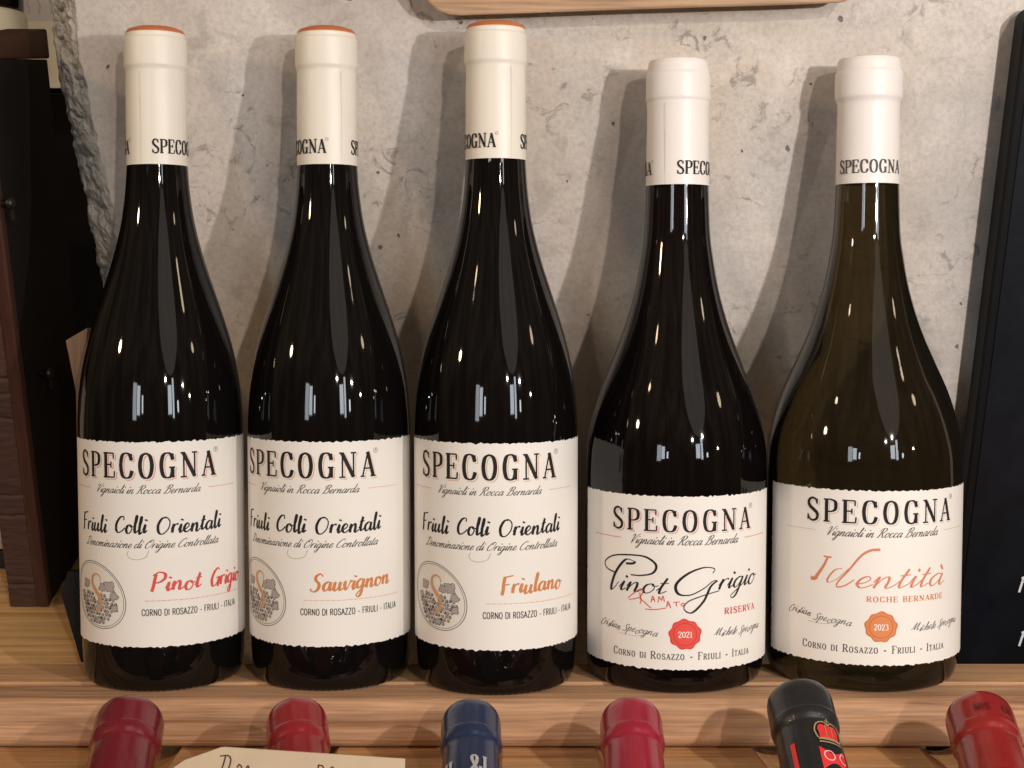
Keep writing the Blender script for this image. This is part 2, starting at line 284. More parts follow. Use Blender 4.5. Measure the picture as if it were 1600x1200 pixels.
# cursive, x-height 1
LOW = {
'a': (1.0, [('c', [(.72, .85), (.45, 1.), (.12, .7), (.08, .25), (.28, .0), (.55, .3), (.74, .95)], 'a'), ('c', [(.74, .98), (.68, .35), (.78, .02), (1.02, .3)], 'a')]),
'à': (1.0, [('c', [(.72, .85), (.45, 1.), (.12, .7), (.08, .25), (.28, .0), (.55, .3), (.74, .95)], 'a'), ('c', [(.74, .98), (.68, .35), (.78, .02), (1.02, .3)], 'a'), ('l', [(.42, 1.75), (.66, 1.3)], 'T')]),
'b': (.95, [('c', [(.0, .3), (.25, 1.2), (.32, 1.95), (.2, 1.9), (.12, .8), (.2, .05), (.5, .05), (.66, .5), (.5, .95), (.3, .8)], 'a')]),
'c': (.8, [('c', [(.62, .8), (.45, 1.), (.15, .75), (.1, .3), (.3, .0), (.55, .1), (.82, .38)], 'a')]),
'd': (1.0, [('c', [(.7, .85), (.42, 1.), (.12, .7), (.08, .25), (.28, .0), (.55, .3), (.76, 1.1), (.82, 2.0)], 'a'), ('c', [(.82, 2.0), (.7, .7), (.74, .05), (1.0, .3)], 'a')]),
'e': (.78, [('c', [(.0, .3), (.35, .42), (.58, .75), (.42, 1.), (.16, .75), (.1, .3), (.3, .0), (.55, .08), (.8, .35)], 'a')]),
'f': (.7, [('c', [(.0, .3), (.4, 1.2), (.45, 1.95), (.3, 1.9), (.25, .6), (.2, -.7), (.1, -.95), (.12, -.4), (.65, .3)], 'a')]),
'g': (.98, [('c', [(.72, .85), (.45, 1.), (.12, .7), (.08, .25), (.28, .0), (.55, .3), (.74, .95)], 'a'), ('c', [(.74, .98), (.66, .0), (.55, -.75), (.3, -1.0), (.12, -.75), (.4, -.35), (1.0, .3)], 'a')]),
'h': (1.0, [('c', [(.0, .3), (.3, 1.3), (.34, 1.95), (.22, 1.9), (.14, .9), (.12, 0)], 'a'), ('c', [(.12, .1), (.35, .8), (.6, .98), (.68, .6), (.64, .1), (.78, .02), (1.0, .3)], 'a')]),
'i': (.5, [('c', [(.0, .3), (.22, .98), (.18, .3), (.26, .02), (.5, .3)], 'a'), ('l', [(.26, 1.38), (.3, 1.56)], 'T')]),
'l': (.5, [('c', [(.0, .3), (.28, 1.2), (.34, 1.9), (.22, 1.9), (.14, .9), (.18, .1), (.32, .02), (.5, .3)], 'a')]),
'm': (1.5, [('c', [(.0, .5), (.16, .98), (.14, .4), (.12, 0)], 'a'), ('c', [(.12, .1), (.35, .8), (.55, .98), (.6, .6), (.56, 0)], 'a'), ('c', [(.56, .1), (.8, .8), (1.02, .98), (1.08, .6), (1.08, .1), (1.22, .02), (1.5, .3)], 'a')]),
'n': (1.05, [('c', [(.0, .5), (.16, .98), (.14, .4), (.12, 0)], 'a'), ('c', [(.12, .1), (.35, .8), (.58, .98), (.66, .6), (.64, .1), (.78, .02), (1.05, .3)], 'a')]),
'o': (.88, [('c', [(.5, .98), (.2, .85), (.08, .4), (.25, .0), (.55, .1), (.7, .55), (.52, .96), (.62, .75), (.9, .8)], 'a')]),
'p': (.95, [('c', [(.0, .5), (.16, .98), (.12, .2), (.06, -.95)], 'a'), ('c', [(.1, .1), (.3, .85), (.55, 1.), (.7, .6), (.5, .05), (.25, .1)], 'a')]),
'r': (.72, [('c', [(.0, .4), (.18, 1.0), (.14, .4), (.12, 0)], 'a'), ('c', [(.12, .2), (.3, .8), (.5, 1.0), (.66, .9)], 'a')]),
's': (.72, [('c', [(.0, .3), (.42, 1.05), (.5, .55), (.48, .15), (.25, 0), (.08, .12)], 'a')]),
't': (.62, [('c', [(.0, .3), (.3, 1.0), (.36, 1.6), (.2, .6), (.26, .02), (.6, .3)], 'a'), ('l', [(.05, 1.06), (.55, 1.12)], 't')]),
'u': (1.02, [('c', [(.0, .4), (.16, .98), (.1, .3), (.25, .0), (.5, .3), (.7, .98)], 'a'), ('c', [(.7, .98), (.64, .35), (.76, .02), (1.02, .3)], 'a')]),
'v': (.85, [('c', [(.0, .5), (.14, .98), (.16, .4), (.3, .0), (.52, .35), (.68, .98), (.85, .85)], 'a')]),
'z': (.8, [('c', [(.05, .8), (.25, 1.), (.6, .95), (.3, .45), (.1, .05), (.4, .12), (.75, .1)], 'a')]),
' ': (.55, []),
'V': (1.35, [('c', [(.1, 1.5), (.3, 1.95), (.55, 1.7), (.5, .8), (.55, .02)], 'a'), ('c', [(.55, .02), (.9, 1.0), (1.3, 2.0), (1.5, 1.95)], 't')]),
'R': (1.5, [('c', [(.62, 1.9), (.5, 1.0), (.35, .1), (.1, .0)], 'a'), ('c', [(.15, 1.3), (.35, 1.85), (.95, 2.0), (1.25, 1.6), (.95, 1.1), (.6, 1.0)], 'a'), ('c', [(.7, 1.05), (.95, .5), (1.15, .05), (1.5, .2)], 'a')]),
'B': (1.5, [('c', [(.62, 1.9), (.5, 1.0), (.35, .1), (.1, .0)], 'a'), ('c', [(.15, 1.3), (.35, 1.85), (.95, 2.0), (1.2, 1.65), (.95, 1.15), (.65, 1.05)], 'a'), ('c', [(.75, 1.08), (1.2, .95), (1.2, .3), (.8, .0), (.35, .1)], 'a')]),
'D': (1.6, [('c', [(.75, 1.85), (.6, .9), (.45, .1), (.15, .1), (.3, .2), (.8, .0), (1.4, .6), (1.35, 1.5), (.8, 1.95), (.25, 1.6)], 'a')]),
'O': (1.5, [('c', [(1.0, 1.85), (.5, 1.6), (.15, .8), (.35, .05), (.85, .1), (1.3, .8), (1.25, 1.6), (.85, 1.9), (.6, 1.5), (.9, 1.3)], 'a')]),
'C': (1.35, [('c', [(1.15, 1.5), (1.1, 1.9), (.7, 1.8), (.25, 1.1), (.2, .35), (.55, .0), (1.0, .15), (1.3, .5)], 'a')]),
'S': (1.2, [('c', [(1.0, 1.5), (1.0, 1.9), (.7, 1.95), (.42, 1.55), (.65, 1.1), (.8, .6), (.55, .08), (.2, .1), (.15, .4)], 'a')]),
'M': (1.9, [('c', [(.0, .1), (.3, .8), (.6, 1.9), (.6, 1.), (.62, .1), (1.0, 1.0), (1.35, 1.9), (1.3, .9), (1.4, .05), (1.8, .3)], 'a')]),
'F': (1.05, [('c', [(.22, 1.95), (.18, 1.2), (.22, .5), (.16, -.05)], 'T'), ('c', [(.1, 1.95), (.5, 1.98), (1.0, 2.1)], 't'), ('c', [(.2, 1.05), (.5, 1.1), (.75, 1.15)], 't')]),
'P': (1.2, [('c', [(.3, 1.9), (.24, 1.2), (.2, .5), (.12, -.05)], 'T'), ('c', [(.05, 1.75), (.5, 2.1), (1.0, 1.9), (1.05, 1.4), (.7, 1.0), (.25, .9)], 'a')]),
'G': (1.35, [('c', [(1.1, 1.75), (.85, 2.0), (.4, 1.6), (.15, .8), (.35, .05), (.8, .2), (1.1, .85)], 'a'), ('c', [(.75, .85), (1.15, .95), (1.1, .4), (1.05, -.1)], 'a')]),
}
BRUSH = dict(LOW)
BRUSH['O'] = (1.5, [('c', [(.85, 1.9), (.4, 1.7), (.12, .9), (.3, .1), (.75, .0), (1.2, .6), (1.25, 1.4), (.9, 1.85), (.7, 1.8)], 'a')])
BRUSH['C'] = (1.3, [('c', [(1.0, 1.45), (.95, 1.85), (.55, 1.75), (.2, 1.1), (.2, .35), (.5, .0), (.95, .25), (1.2, .6)], 'a')])
BRUSH['S'] = (1.3, [('c', [(1.15, 1.7), (.9, 2.0), (.5, 1.75), (.5, 1.3), (.85, .9), (.85, .35), (.5, .0), (.1, .15), (.15, .35)], 'a')])

class Ink:
    """collects ribbons in flat (u,v) metres, then wraps them round a vertical cylinder"""
    def __init__(s, seg=.0006): s.V, s.F, s.seg = [], [], seg
    def ribbon(s, pts, wf):
        n = len(pts)
        if n < 2: return
        b = len(s.V)
        for i, p in enumerate(pts):
            a, c = pts[max(0, i-1)], pts[min(n-1, i+1)]
            dx, dy = c[0]-a[0], c[1]-a[1]; L = sqrt(dx*dx+dy*dy) or 1e-9
            h = wf(i/(n-1), dx/L, dy/L)/2
            s.V += [(p[0]-dy/L*h, p[1]+dx/L*h), (p[0]+dy/L*h, p[1]-dx/L*h)]
        for i in range(n-1):
            s.F.append((b+2*i, b+2*i+1, b+2*i+3, b+2*i+2))
    def path(s, pts, kind, wf):
        res = []
        if kind == 'c' and len(pts) > 2:
            P = [pts[0]]+list(pts)+[pts[-1]]
            for i in range(1, len(P)-2):
                d = sqrt((P[i+1][0]-P[i][0])**2+(P[i+1][1]-P[i][1])**2); k = max(5, int(d/s.seg))
                for q in range(k):
                    t = q/k; res.append((cr(P[i-1][0], P[i][0], P[i+1][0], P[i+2][0], t), cr(P[i-1][1], P[i][1], P[i+1][1], P[i+2][1], t)))
            res.append(pts[-1])
        else:
            for i in range(len(pts)-1):
                d = sqrt((pts[i+1][0]-pts[i][0])**2+(pts[i+1][1]-pts[i][1])**2); k = max(1, int(d/s.seg)+1)
                for q in range(k): res.append((pts[i][0]+(pts[i+1][0]-pts[i][0])*q/k, pts[i][1]+(pts[i+1][1]-pts[i][1])*q/k))
            res.append(pts[-1])
        s.ribbon(res, wf)
    def text(s, txt, font, h, u0, u1, v0, thick, thin, slant=0., sans=False, rise=0., du=0., dv=0., small=None, bob=0., track=0.):
        """h: height of the unit (cap height / x-height); spans u0..u1 exactly"""
        adv = 0; lay = []
        for ch in txt:
            k = 1.
            if small and ch.islower(): g = font[ch.upper()]; k = small
            elif ch in font: g = font[ch]
            else: g = CAPS[ch]
            lay.append((adv, g, k)); adv += g[0]*k+track
        adv -= track; sx = (u1-u0)/adv
        rr = random.Random(len(txt)*7+3)
        for a, g, k in lay:
            bo = (rr.random()-.5)*bob*h
            for kind, pts, wt in g[1]:
                if sans and wt == 'f': continue
                q = []
                for x, y in pts:
                    y *= k; uu = u0+(a+x*k)*sx+slant*y*h
                    q.append((uu+du, v0+y*h+rise*(uu-u0)+dv+bo))
                T, t0 = thick*h*(1 if k == 1 else .85), thin*h
                def wf(s_, dx, dy, wt=wt, T=T, t0=t0):
                    if sans: return T
                    if wt == 'T': return T
                    if wt in 'tf': return t0
                    if wt == 's': return t0+(T-t0)*max(0, sin(pi*s_))**1.6
                    if font is CAPS: return t0+(T-t0)*abs(dy)**1.5
                    return t0+(T-t0)*max(0, -dy)**1.3
                s.path(q, kind, wf)
    def blob(s, outline, rings=6):
        """filled closed outline (list of uv) about its centre"""
        n = len(outline); cu = sum(p[0] for p in outline)/n; cv = sum(p[1] for p in outline)/n
        b = len(s.V); s.V.append((cu, cv))
        for r in range(1, rings+1):
            for p in outline: s.V.append((cu+(p[0]-cu)*r/rings, cv+(p[1]-cv)*r/rings))
        for i in range(n): s.F.append((b, b+1+(i+1) % n, b+1+i)[::-1])
        for r in range(rings-1):
            for i in range(n):
                a = b+1+r*n+i; c = b+1+r*n+(i+1) % n
                s.F.append((a, a+n, c+n, c))
    def loop(s, outline, wd):
        s.path(list(outline)+[outline[0]], 'l', lambda *_: wd)
    def build(s, name, m, R, lift, parent):
        if not s.V: return None
        r = R+lift
        V = [(r*sin(u/R), -r*cos(u/R), v) for u, v in s.V]
        return mesh(name, V, s.F, m, parent)
    def flat(s, name, m, M, parent=None):
        return mesh(name, [M @ Vector((u, 0, v)) for u, v in s.V], s.F, m, parent)
def ell(cu, cv, ru, rv, n=40, ph=0.): return [(cu+ru*cos(2*pi*i/n+ph), cv+rv*sin(2*pi*i/n+ph)) for i in range(n)]

# ------------------------------------------------------------------ shared materials
def glass_mat(name, body, trans=0.0, tcol=(.3, .2, .05)):
    m = bpy.data.materials.new(name); m.use_nodes = True; t = m.node_tree; b = t.nodes['Principled BSDF']
    b.inputs['Base Color'].default_value = (*body, 1); b.inputs['Roughness'].default_value = .035
    b.inputs['IOR'].default_value = 1.45; b.inputs['Specular IOR Level'].default_value = .46
    co = t.nodes.new('ShaderNodeTexCoord')
    mp = t.nodes.new('ShaderNodeMapping'); mp.inputs['Scale'].default_value = (28, 28, 6); t.links.new(co.outputs['Object'], mp.inputs[0])
    n = t.nodes.new('ShaderNodeTexNoise'); n.inputs['Scale'].default_value = 1; n.inputs['Detail'].default_value = 3
    t.links.new(mp.outputs[0], n.inputs['Vector'])
    bp = t.nodes.new('ShaderNodeBump'); bp.inputs['Strength'].default_value = .14; bp.inputs['Distance'].default_value = .0006
    t.links.new(n.outputs['Fac'], bp.inputs['Height']); t.links.new(bp.outputs[0], b.inputs['Normal'])
    if trans:
        g = t.nodes.new('ShaderNodeBsdfPrincipled'); g.inputs['Base Color'].default_value = (*tcol, 1)
        g.inputs['Transmission Weight'].default_value = 1; g.inputs['Roughness'].default_value = .04; g.inputs['IOR'].default_value = 1.45
        t.links.new(bp.outputs[0], g.inputs['Normal'])
        mm = t.nodes.new('ShaderNodeMixShader'); mm.inputs[0].default_value = trans
        t.links.new(b.outputs[0], mm.inputs[1]); t.links.new(g.outputs[0], mm.inputs[2]); t.links.new(mm.outputs[0], t.nodes['Material Output'].inputs['Surface'])
    return m
GL_DARK = glass_mat('dark_bottle_glass', (.004, .0032, .003))
GL_MID = glass_mat('dark_plum_glass', (.005, .0035, .0035), .35, (.05, .025, .02))
GL_OLIVE = glass_mat('olive_brown_glass', (.010, .0078, .004), .45, (.25, .17, .065))
PAPER = mat('label_paper', (.775, .735, .68), .62, spec=.3, bump=(900, .25, .0001), vary=(30, .02))
CAPM = mat('cream_capsule_film', (.78, .725, .63), .40, spec=.4, bump=(38, .4, .0011), vary=(40, .03))
CAPM2 = mat('white_capsule_film', (.79, .74, .70), .42, spec=.4, bump=(38, .4, .0011), vary=(40, .03))
BLACK = mat('black_ink', (.014, .010, .009), .7, spec=.3)
GREY = mat('grey_ink', (.085, .07, .065), .7, spec=.3)
MGREY = mat('mid_grey_ink', (.24, .21, .19), .6)
LGREY = mat('light_grey_ink', (.38, .34, .31), .6)
TINT = mat('emblem_tint', (.73, .69, .62), .6)
RED = mat('red_ink', (.62, .075, .055), .6)
PINK = mat('pale_red_ink', (.68, .25, .22), .6)
ORANGE = mat('orange_ink', (.56, .20, .055), .6)
PEACH = mat('pale_orange_ink', (.66, .36, .22), .6)
COPPER = mat('copper_ink', (.60, .20, .10), .6)
STONE = mat('stone_ink', (.55, .45, .42), .6)
SEALR = mat('red_seal', (.72, .07, .05), .5)
SEALRD = mat('dark_red_seal_ring', (.50, .035, .03), .5)
SEALO = mat('orange_seal', (.66, .22, .07), .5)
SEALOD = mat('dark_orange_seal_ring', (.48, .13, .035), .5)
WHITE = mat('white_ink', (.85, .80, .74), .6)
ORTOP = mat('orange_capsule_top', (.50, .15, .05), .4, vary=(60, .08))

# ------------------------------------------------------------------ wine bottles
def zs(py, D): return CZ-D*tan(PITCH+atan((py-600)/FPX))      # height of a silhouette point at distance D
def rad(hw, D): return hw*D/FPX
D3 = .683
P_SLIM = [(rad(h, D3), zs(y, D3)) for y, h in ((690, 127), (650, 126.6), (600, 122.5), (550, 113.5), (500, 100), (450, 84), (400, 68.5), (350, 56.5), (300, 49.5), (255, 46.3))]
D4 = .69
P_WIDE = [(rad(h, D4), zs(y, D4)) for y, h in ((760, 141.5), (725, 141), (688, 138.5), (647, 130), (606, 117), (566, 101.5), (525, 86), (484, 73), (443, 63), (402, 56), (362, 51), (292, 48.2))]
def bottle_glass(prof, ribs):
    R = prof[0][0]
    heel = [(0, .006), (R*.55, .005), (R*.78, .0012), (R*.86, .0), (R*.915, .0008), (R*.95, .003), (R*.972, .0065), (R*.985, .012), (R*.993, .022), (R, .04), (R, .06)]
    body = smooth_profile(prof, 6)
    zt = prof[-1][1]; rt = prof[-1][0]
    full = smooth_profile(heel[1:], 4) + body
    full = [(0.0001, .006)] + full + [(rt*.99, zt+.02), (rt*.9, zt+.045)]
    wob = (lambda a, z: (.00045*max(0, cos(a*72))*(1 if z < .004 else 0))) if ribs else None
    return lathe(full, 216 if ribs else 128, wob)
def zf(py, px, D, R, cx, hw):
    th = asin(max(-.99, min(.99, (px-cx)/hw)))
    return CZ-(D-R*cos(th))*tan(PITCH+atan((py-600)/FPX))
def deckle(t, seed, amp): return amp*(noise.noise((t*330, seed, 0))*.75+.28*sin(t*1700+5*noise.noise((t*160, seed, 5)))+.75*noise.noise((t*800, seed, 9)))
def paper(R, half, z0, z1, seed, sides, parent, m, lift=.0002):
    U = R*half; nu, nv = 420, 60; V, F = [], []
    for j in range(nv+1):
        tv = j/nv
        for i in range(nu+1):
            tu = i/nu; u = -U+2*U*tu
            v = z0+(z1-z0)*tv
            v += (deckle(u, seed, .00058)*max(0, 1-tv*10) if tv < .5 else deckle(u, seed+3, .00058)*max(0, 1-(1-tv)*10))
            if sides:
                if tu < .5: u += deckle(v, seed+5, .00045)*max(0, 1-tu*20)
                else: u += deckle(v, seed+7, .00045)*max(0, 1-(1-tu)*20)
            r = R+lift; V.append((r*sin(u/R), -r*cos(u/R), v))
    w_ = nu+1
    for j in range(nv):
        for i in range(nu): F.append((j*w_+i, j*w_+i+1, (j+1)*w_+i+1, (j+1)*w_+i))
    return mesh('label', V, F, m, parent, smooth=True)

def wordmark(R, u0, u1, v0, v1, shade, L, lift):
    h = v1-v0
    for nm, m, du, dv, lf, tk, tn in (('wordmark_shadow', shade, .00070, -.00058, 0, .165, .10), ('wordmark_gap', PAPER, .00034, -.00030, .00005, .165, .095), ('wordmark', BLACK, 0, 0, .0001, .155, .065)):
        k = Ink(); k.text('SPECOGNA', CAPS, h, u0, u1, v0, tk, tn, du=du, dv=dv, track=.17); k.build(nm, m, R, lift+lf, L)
    k = Ink(.0003); k.loop(ell(u1+.0004, v1+.0004, .0011, .0011, 20), .00018); k.text('R', CAPS, .0011, u1+.00005, u1+.0009, v1-.0001, .16, .10, sans=True); k.build('registered_mark', GREY, R, lift, L)

def capsule(root, ztop, zbot, rn, rl, m, text_start, zt0, th, orange, ink=BLACK):
    rot = text_start
    if orange:
        prof = [(rn*1.015, zbot), (rn*1.01, zbot+.004), (rn, ztop-.03), (rn*.99, ztop-.0205), (rn*1.0, ztop-.0185), (rl*.99, ztop-.0172), (rl, ztop-.0155), (rl, ztop-.006), (rl*.99, ztop-.0045), (rl*.95, ztop-.0038), (rl*.945, ztop-.0022), (rl*.93, ztop-.0016)]
    else:
        prof = [(rn*1.015, zbot), (rn*1.01, zbot+.004), (rn*.985, ztop-.03), (rn*.98, ztop-.0235), (rn*.99, ztop-.0205), (rl*.97, ztop-.0188), (rl, ztop-.017), (rl, ztop-.0085), (rl*.99, ztop-.0065), (rl*.955, ztop-.0055), (rl*.94, ztop-.0022), (rl*.90, ztop-.0006), (rl*.8, ztop), (.0001, ztop-.0002)]
    V, F = lathe([prof[0]]+smooth_profile(prof, 3), 96)
    cap = mesh('capsule', V, F, m, root, smooth=True)
    if orange:
        V, F = lathe([(rl*.945, ztop-.0022), (rl*.93, ztop-.0012), (rl*.87, ztop-.0001), (rl*.65, ztop+.0010), (.0001, ztop+.0014)], 64)
        mesh('top_disc', V, F, ORTOP, cap, smooth=True)
    k = Ink(.0004); Rr = rn*1.01
    for rep in (0, 1):
        u0 = Rr*(rep*pi); u1 = u0+Rr*radians(128)
        k.text('SPECOGNA', CAPS, th, u0, u1, zt0, .15, .065, track=.04)
        k.loop(ell(u1+.0004, zt0+th, .0006, .0006, 12), .00012)
    o = k.build('lettering', ink, Rr, .00035, cap); o.rotation_euler = (0, 0, rot)
    # overlapping seam of the film
    s = Ink(.002); us = 0.0; s.path([(us, zbot+.0002), (us, ztop-.020)], 'l', lambda *_: .00025)
    so = s.build('seam', mat('film_seam', (.66, .61, .53), .5), Rr, .00008, cap); so.rotation_euler = (0, 0, rot+radians(-22))

def place(px, D, theta):
    """bottle base position and rotation so that the label centre is turned theta degrees from the camera"""
    x = (px-800)/FPX*D*(cos(PITCH)+.0)  # axis seen at px
    return x, D-CD

def slim_bottle(cx, hw, D, theta, variety, vink, shade, label, cap_start, cap_bot, emblem_seed, top_z):
    R = P_SLIM[0][0]
    x = (cx-800)/FPX*(D+.002); a0 = math.atan2(0-x, D)      # turn toward the camera
    root = thing('wine_bottle', label, 'wine bottle', (x, D-CD, 0), (0, 0, a0+radians(theta)), 'five standing wine bottles in a row')
    V, F = bottle_glass(P_SLIM, True); mesh('glass_body', V, F, GL_DARK, root, smooth=True)
    # label layout was measured on the third bottle
    q = dict(D=.683, R=R, cx=776, hw=126.5)
    def Uv(px): return R*(asin(max(-.995, min(.995, (px-776)/126.5)))+radians(7))
    def Vv(py, px=776): return zf(py, px, **q)
    L = paper(R, radians(101), Vv(1014), Vv(692), emblem_seed, False, root, PAPER)
    lf = .00026
    wordmark(R, Uv(666), Uv(864), Vv(748.5), Vv(709.5), shade, L, lf)
    k = Ink(.0005); k.text('Vignaioli in Rocca Bernarda', LOW, .0019, Uv(688), Uv(842), Vv(773), .23, .11, slant=.6); k.build('lettering', GREY, R, lf, L)
    rr = random.Random(5)
    for ua, ub in ((Uv(655.5), Uv(679)), (Uv(854), Uv(889))):
        k = Ink(.0006)
        k.path([(ua+(ub-ua)*i/14, Vv(769)+.0002*rr.random()+.0004) for i in range(15)], 'l', lambda s_, a, b: .00012+.00022*abs(sin(s_*37)))
        k.build('rule_line', shade, R, lf, L)
    k = Ink(.0004)
    for wd, a, b in (('Friuli', 665, 707), ('Colli', 717, 768), ('Orientali', 779, 872)):
        k.text(wd, BRUSH, .0039, Uv(a), Uv(b)-.0006, Vv(835), .32, .14, slant=.13, bob=.2)
    k.build('lettering', BLACK, R, lf, L)
    k = Ink(.0005); k.text('Denominazione di Origine Controllata', LOW, .0020, Uv(670), Uv(866), Vv(858.5), .23, .11, slant=.6)
    k.path([(Uv(768), Vv(862)), (Uv(764), Vv(872)), (Uv(752), Vv(876.5)), (Uv(741), Vv(875)), (Uv(736), Vv(869)), (Uv(738), Vv(863))], 'c', lambda *_: .00016)
    k.build('lettering', GREY, R, lf, L)
    # emblem: egg shaped medallion with grapes, leaves and an S
    cu, cv = R*(radians(-46.5)+radians(7)), Vv(931, 700)
    cu += .0009
    def egg(r): return [(cu+r*1.10*cos(t)*(1+.05*cos(t+2.3)), cv+r*.95*sin(t)-.16*r*cos(t)) for t in [2*pi*i/72 for i in range(72)]]
    k = Ink(.0008); k.blob(egg(.0148), 14); k.build('emblem_ground', TINT, R, lf-.00003, L)
    k = Ink(.0008); k.loop(egg(.0156), .00030); k.loop(egg(.0147), .00020); k.build('emblem_ring', GREY, R, lf+.00004, L)
    rr = random.Random(3)
    kg, kf, kl, km = Ink(.0004), Ink(.0004), Ink(.0004), Ink(.0004)
    pts = []
    for gx in range(-7, 9):
        for gy in range(-7, 3):
            u = gx*.00205+(gy % 2)*.00102; v = gy*.00175-.0016
            if (u*u+(v+.001)**2 < .0128**2) and v < -.0005-.25*abs(u+.001)+.0022 and (abs(u) > .0012 or v < -.002):
                pts.append((u+rr.uniform(-.0002, .0002), v+rr.uniform(-.0002, .0002)))
    for u, v in pts:
        if u*u+v*v > .0132**2: continue
        r = rr.uniform(.00082, .00104)
        (kg if rr.random() < .62 else km).blob(ell(cu+u, cv+v, r, r*rr.uniform(.85, 1.1), 12), 1)
        if rr.random() < .85: kf.blob(ell(cu+u-.0002, cv+v+.00022, r*.62, r*.55, 8), 1)
    def leaf(u, v, ang, ln):
        ln *= 1.35
        o = []
        for t in range(28):
            a = 2*pi*t/28; r = ln*(.55+.35*cos(a)+.13*cos(5*a))*(.9+.1*sin(11*a))
            o.append((cu+u+r*cos(a+ang), cv+v+r*sin(a+ang)*.8))
        return o
    for u, v, a, ln in ((.0070, .0035, .8, .0040), (.0095, .0002, -.2, .0030), (-.0072, .0035, 2.2, .0034), (.0045, .0028, 1.9, .0030), (-.0105, -.001, 2.8, .0024), (.0100, -.0048, -.8, .0026), (.0015, -.0108, -1.4, .0022)):
        kf.blob(leaf(u, v, a, ln*.9), 3); kl.loop(leaf(u, v, a, ln), .00030)
        for da in (-.9, -.3, .3, .9):
            kl.path([(cu+u, cv+v), (cu+u+ln*.8*cos(a+da), cv+v+ln*.65*sin(a+da))], 'l', lambda s_, *_: .00034*(1-s_)+.0001)
    kg.build('grapes', GREY, R, lf+.00004, L); km.build('pale_grapes', MGREY, R, lf+.00005, L); kf.build('grape_highlights', LGREY, R, lf+.00007, L); kl.build('vine_leaves', GREY, R, lf+.00004, L)
    k = Ink(.0004); k.path([(cu+.0030+.0, cv+.0062), (cu+.0024, cv+.0086), (cu-.0002, cv+.0094), (cu-.0026, cv+.0078), (cu-.0028, cv+.0048), (cu-.0004, cv+.0018), (cu+.0024, cv-.0012), (cu+.0028, cv-.0046), (cu+.0006, cv-.0072), (cu-.0022, cv-.0070), (cu-.0036, cv-.0048)], 'c', lambda s_, *_: .0003+.0017*sin(pi*s_)**1.6)
    k.build('emblem_letter', mat('muted_orange_ink', (.58, .30, .13), .6), R, lf+.0001, L)
    # variety, rule, place
    k = Ink(.0004); ua, ub, words = variety
    tot = sum(len(w_) for w_, _ in words)
    for wd, (fa, fb) in words:
        k.text(wd, BRUSH, .0040, R*radians(ua+(ub-ua)*fa), R*radians(ua+(ub-ua)*fb), Vv(926, 800), .36, .15, slant=.15, bob=.2, rise=.02)
    k.build('lettering', vink, R, lf, L)
    k = Ink(.0006); ua_, ub_ = R*radians(0), R*radians(73)
    k.path([(ua_+(ub_-ua_)*i/40, Vv(941, 776)+.0002*rr.random()-.0002) for i in range(41)], 'l', lambda s_, a, b: .00010+.00026*abs(sin(s_*61)))
    k.build('rule_line', shade if vink is not RED else PINK, R, lf, L)
    k = Ink(.0005); k.text('CORNO DI ROSAZZO - FRIULI - ITALIA', CAPS, .00285, R*radians(-2), R*radians(70), Vv(964.5, 776), .13, .13, sans=True); k.build('lettering', BLACK, R, lf, L)
    rn, rl = P_SLIM[-1][0], rad(49, .683)
    capsule(root, top_z, zs(cap_bot, D), rn*1.0, rl*.985, CAPM, radians(cap_start-theta), zs(cap_bot-17, D), .0062, True)
    return root

GRP = 'five standing wine bottles in a row'
slim_bottle(251.5, 131, .686, -13, (4, 78, [('Pinot', (0, .47)), ('Grigio', (.56, .97))]), RED, PINK,
    'leftmost standing bottle, white label lettered Pinot Grigio in red brush script', -9, 260, 11, zs(48, .686))
slim_bottle(514.5, 128, .687, -19, (4.5, 63, [('Sauvignon', (0, 1))]), ORANGE, PEACH,
    'standing bottle with white label lettered Sauvignon, second from the left', 50, 260, 23, zs(48, .687))
slim_bottle(775, 126.5, .680, -7, (9.7, 57, [('Friulano', (0, 1))]), ORANGE, PEACH,
    'standing bottle with white label lettered Friulano, middle one of the five', 52, 251, 37, zs(40, .680))

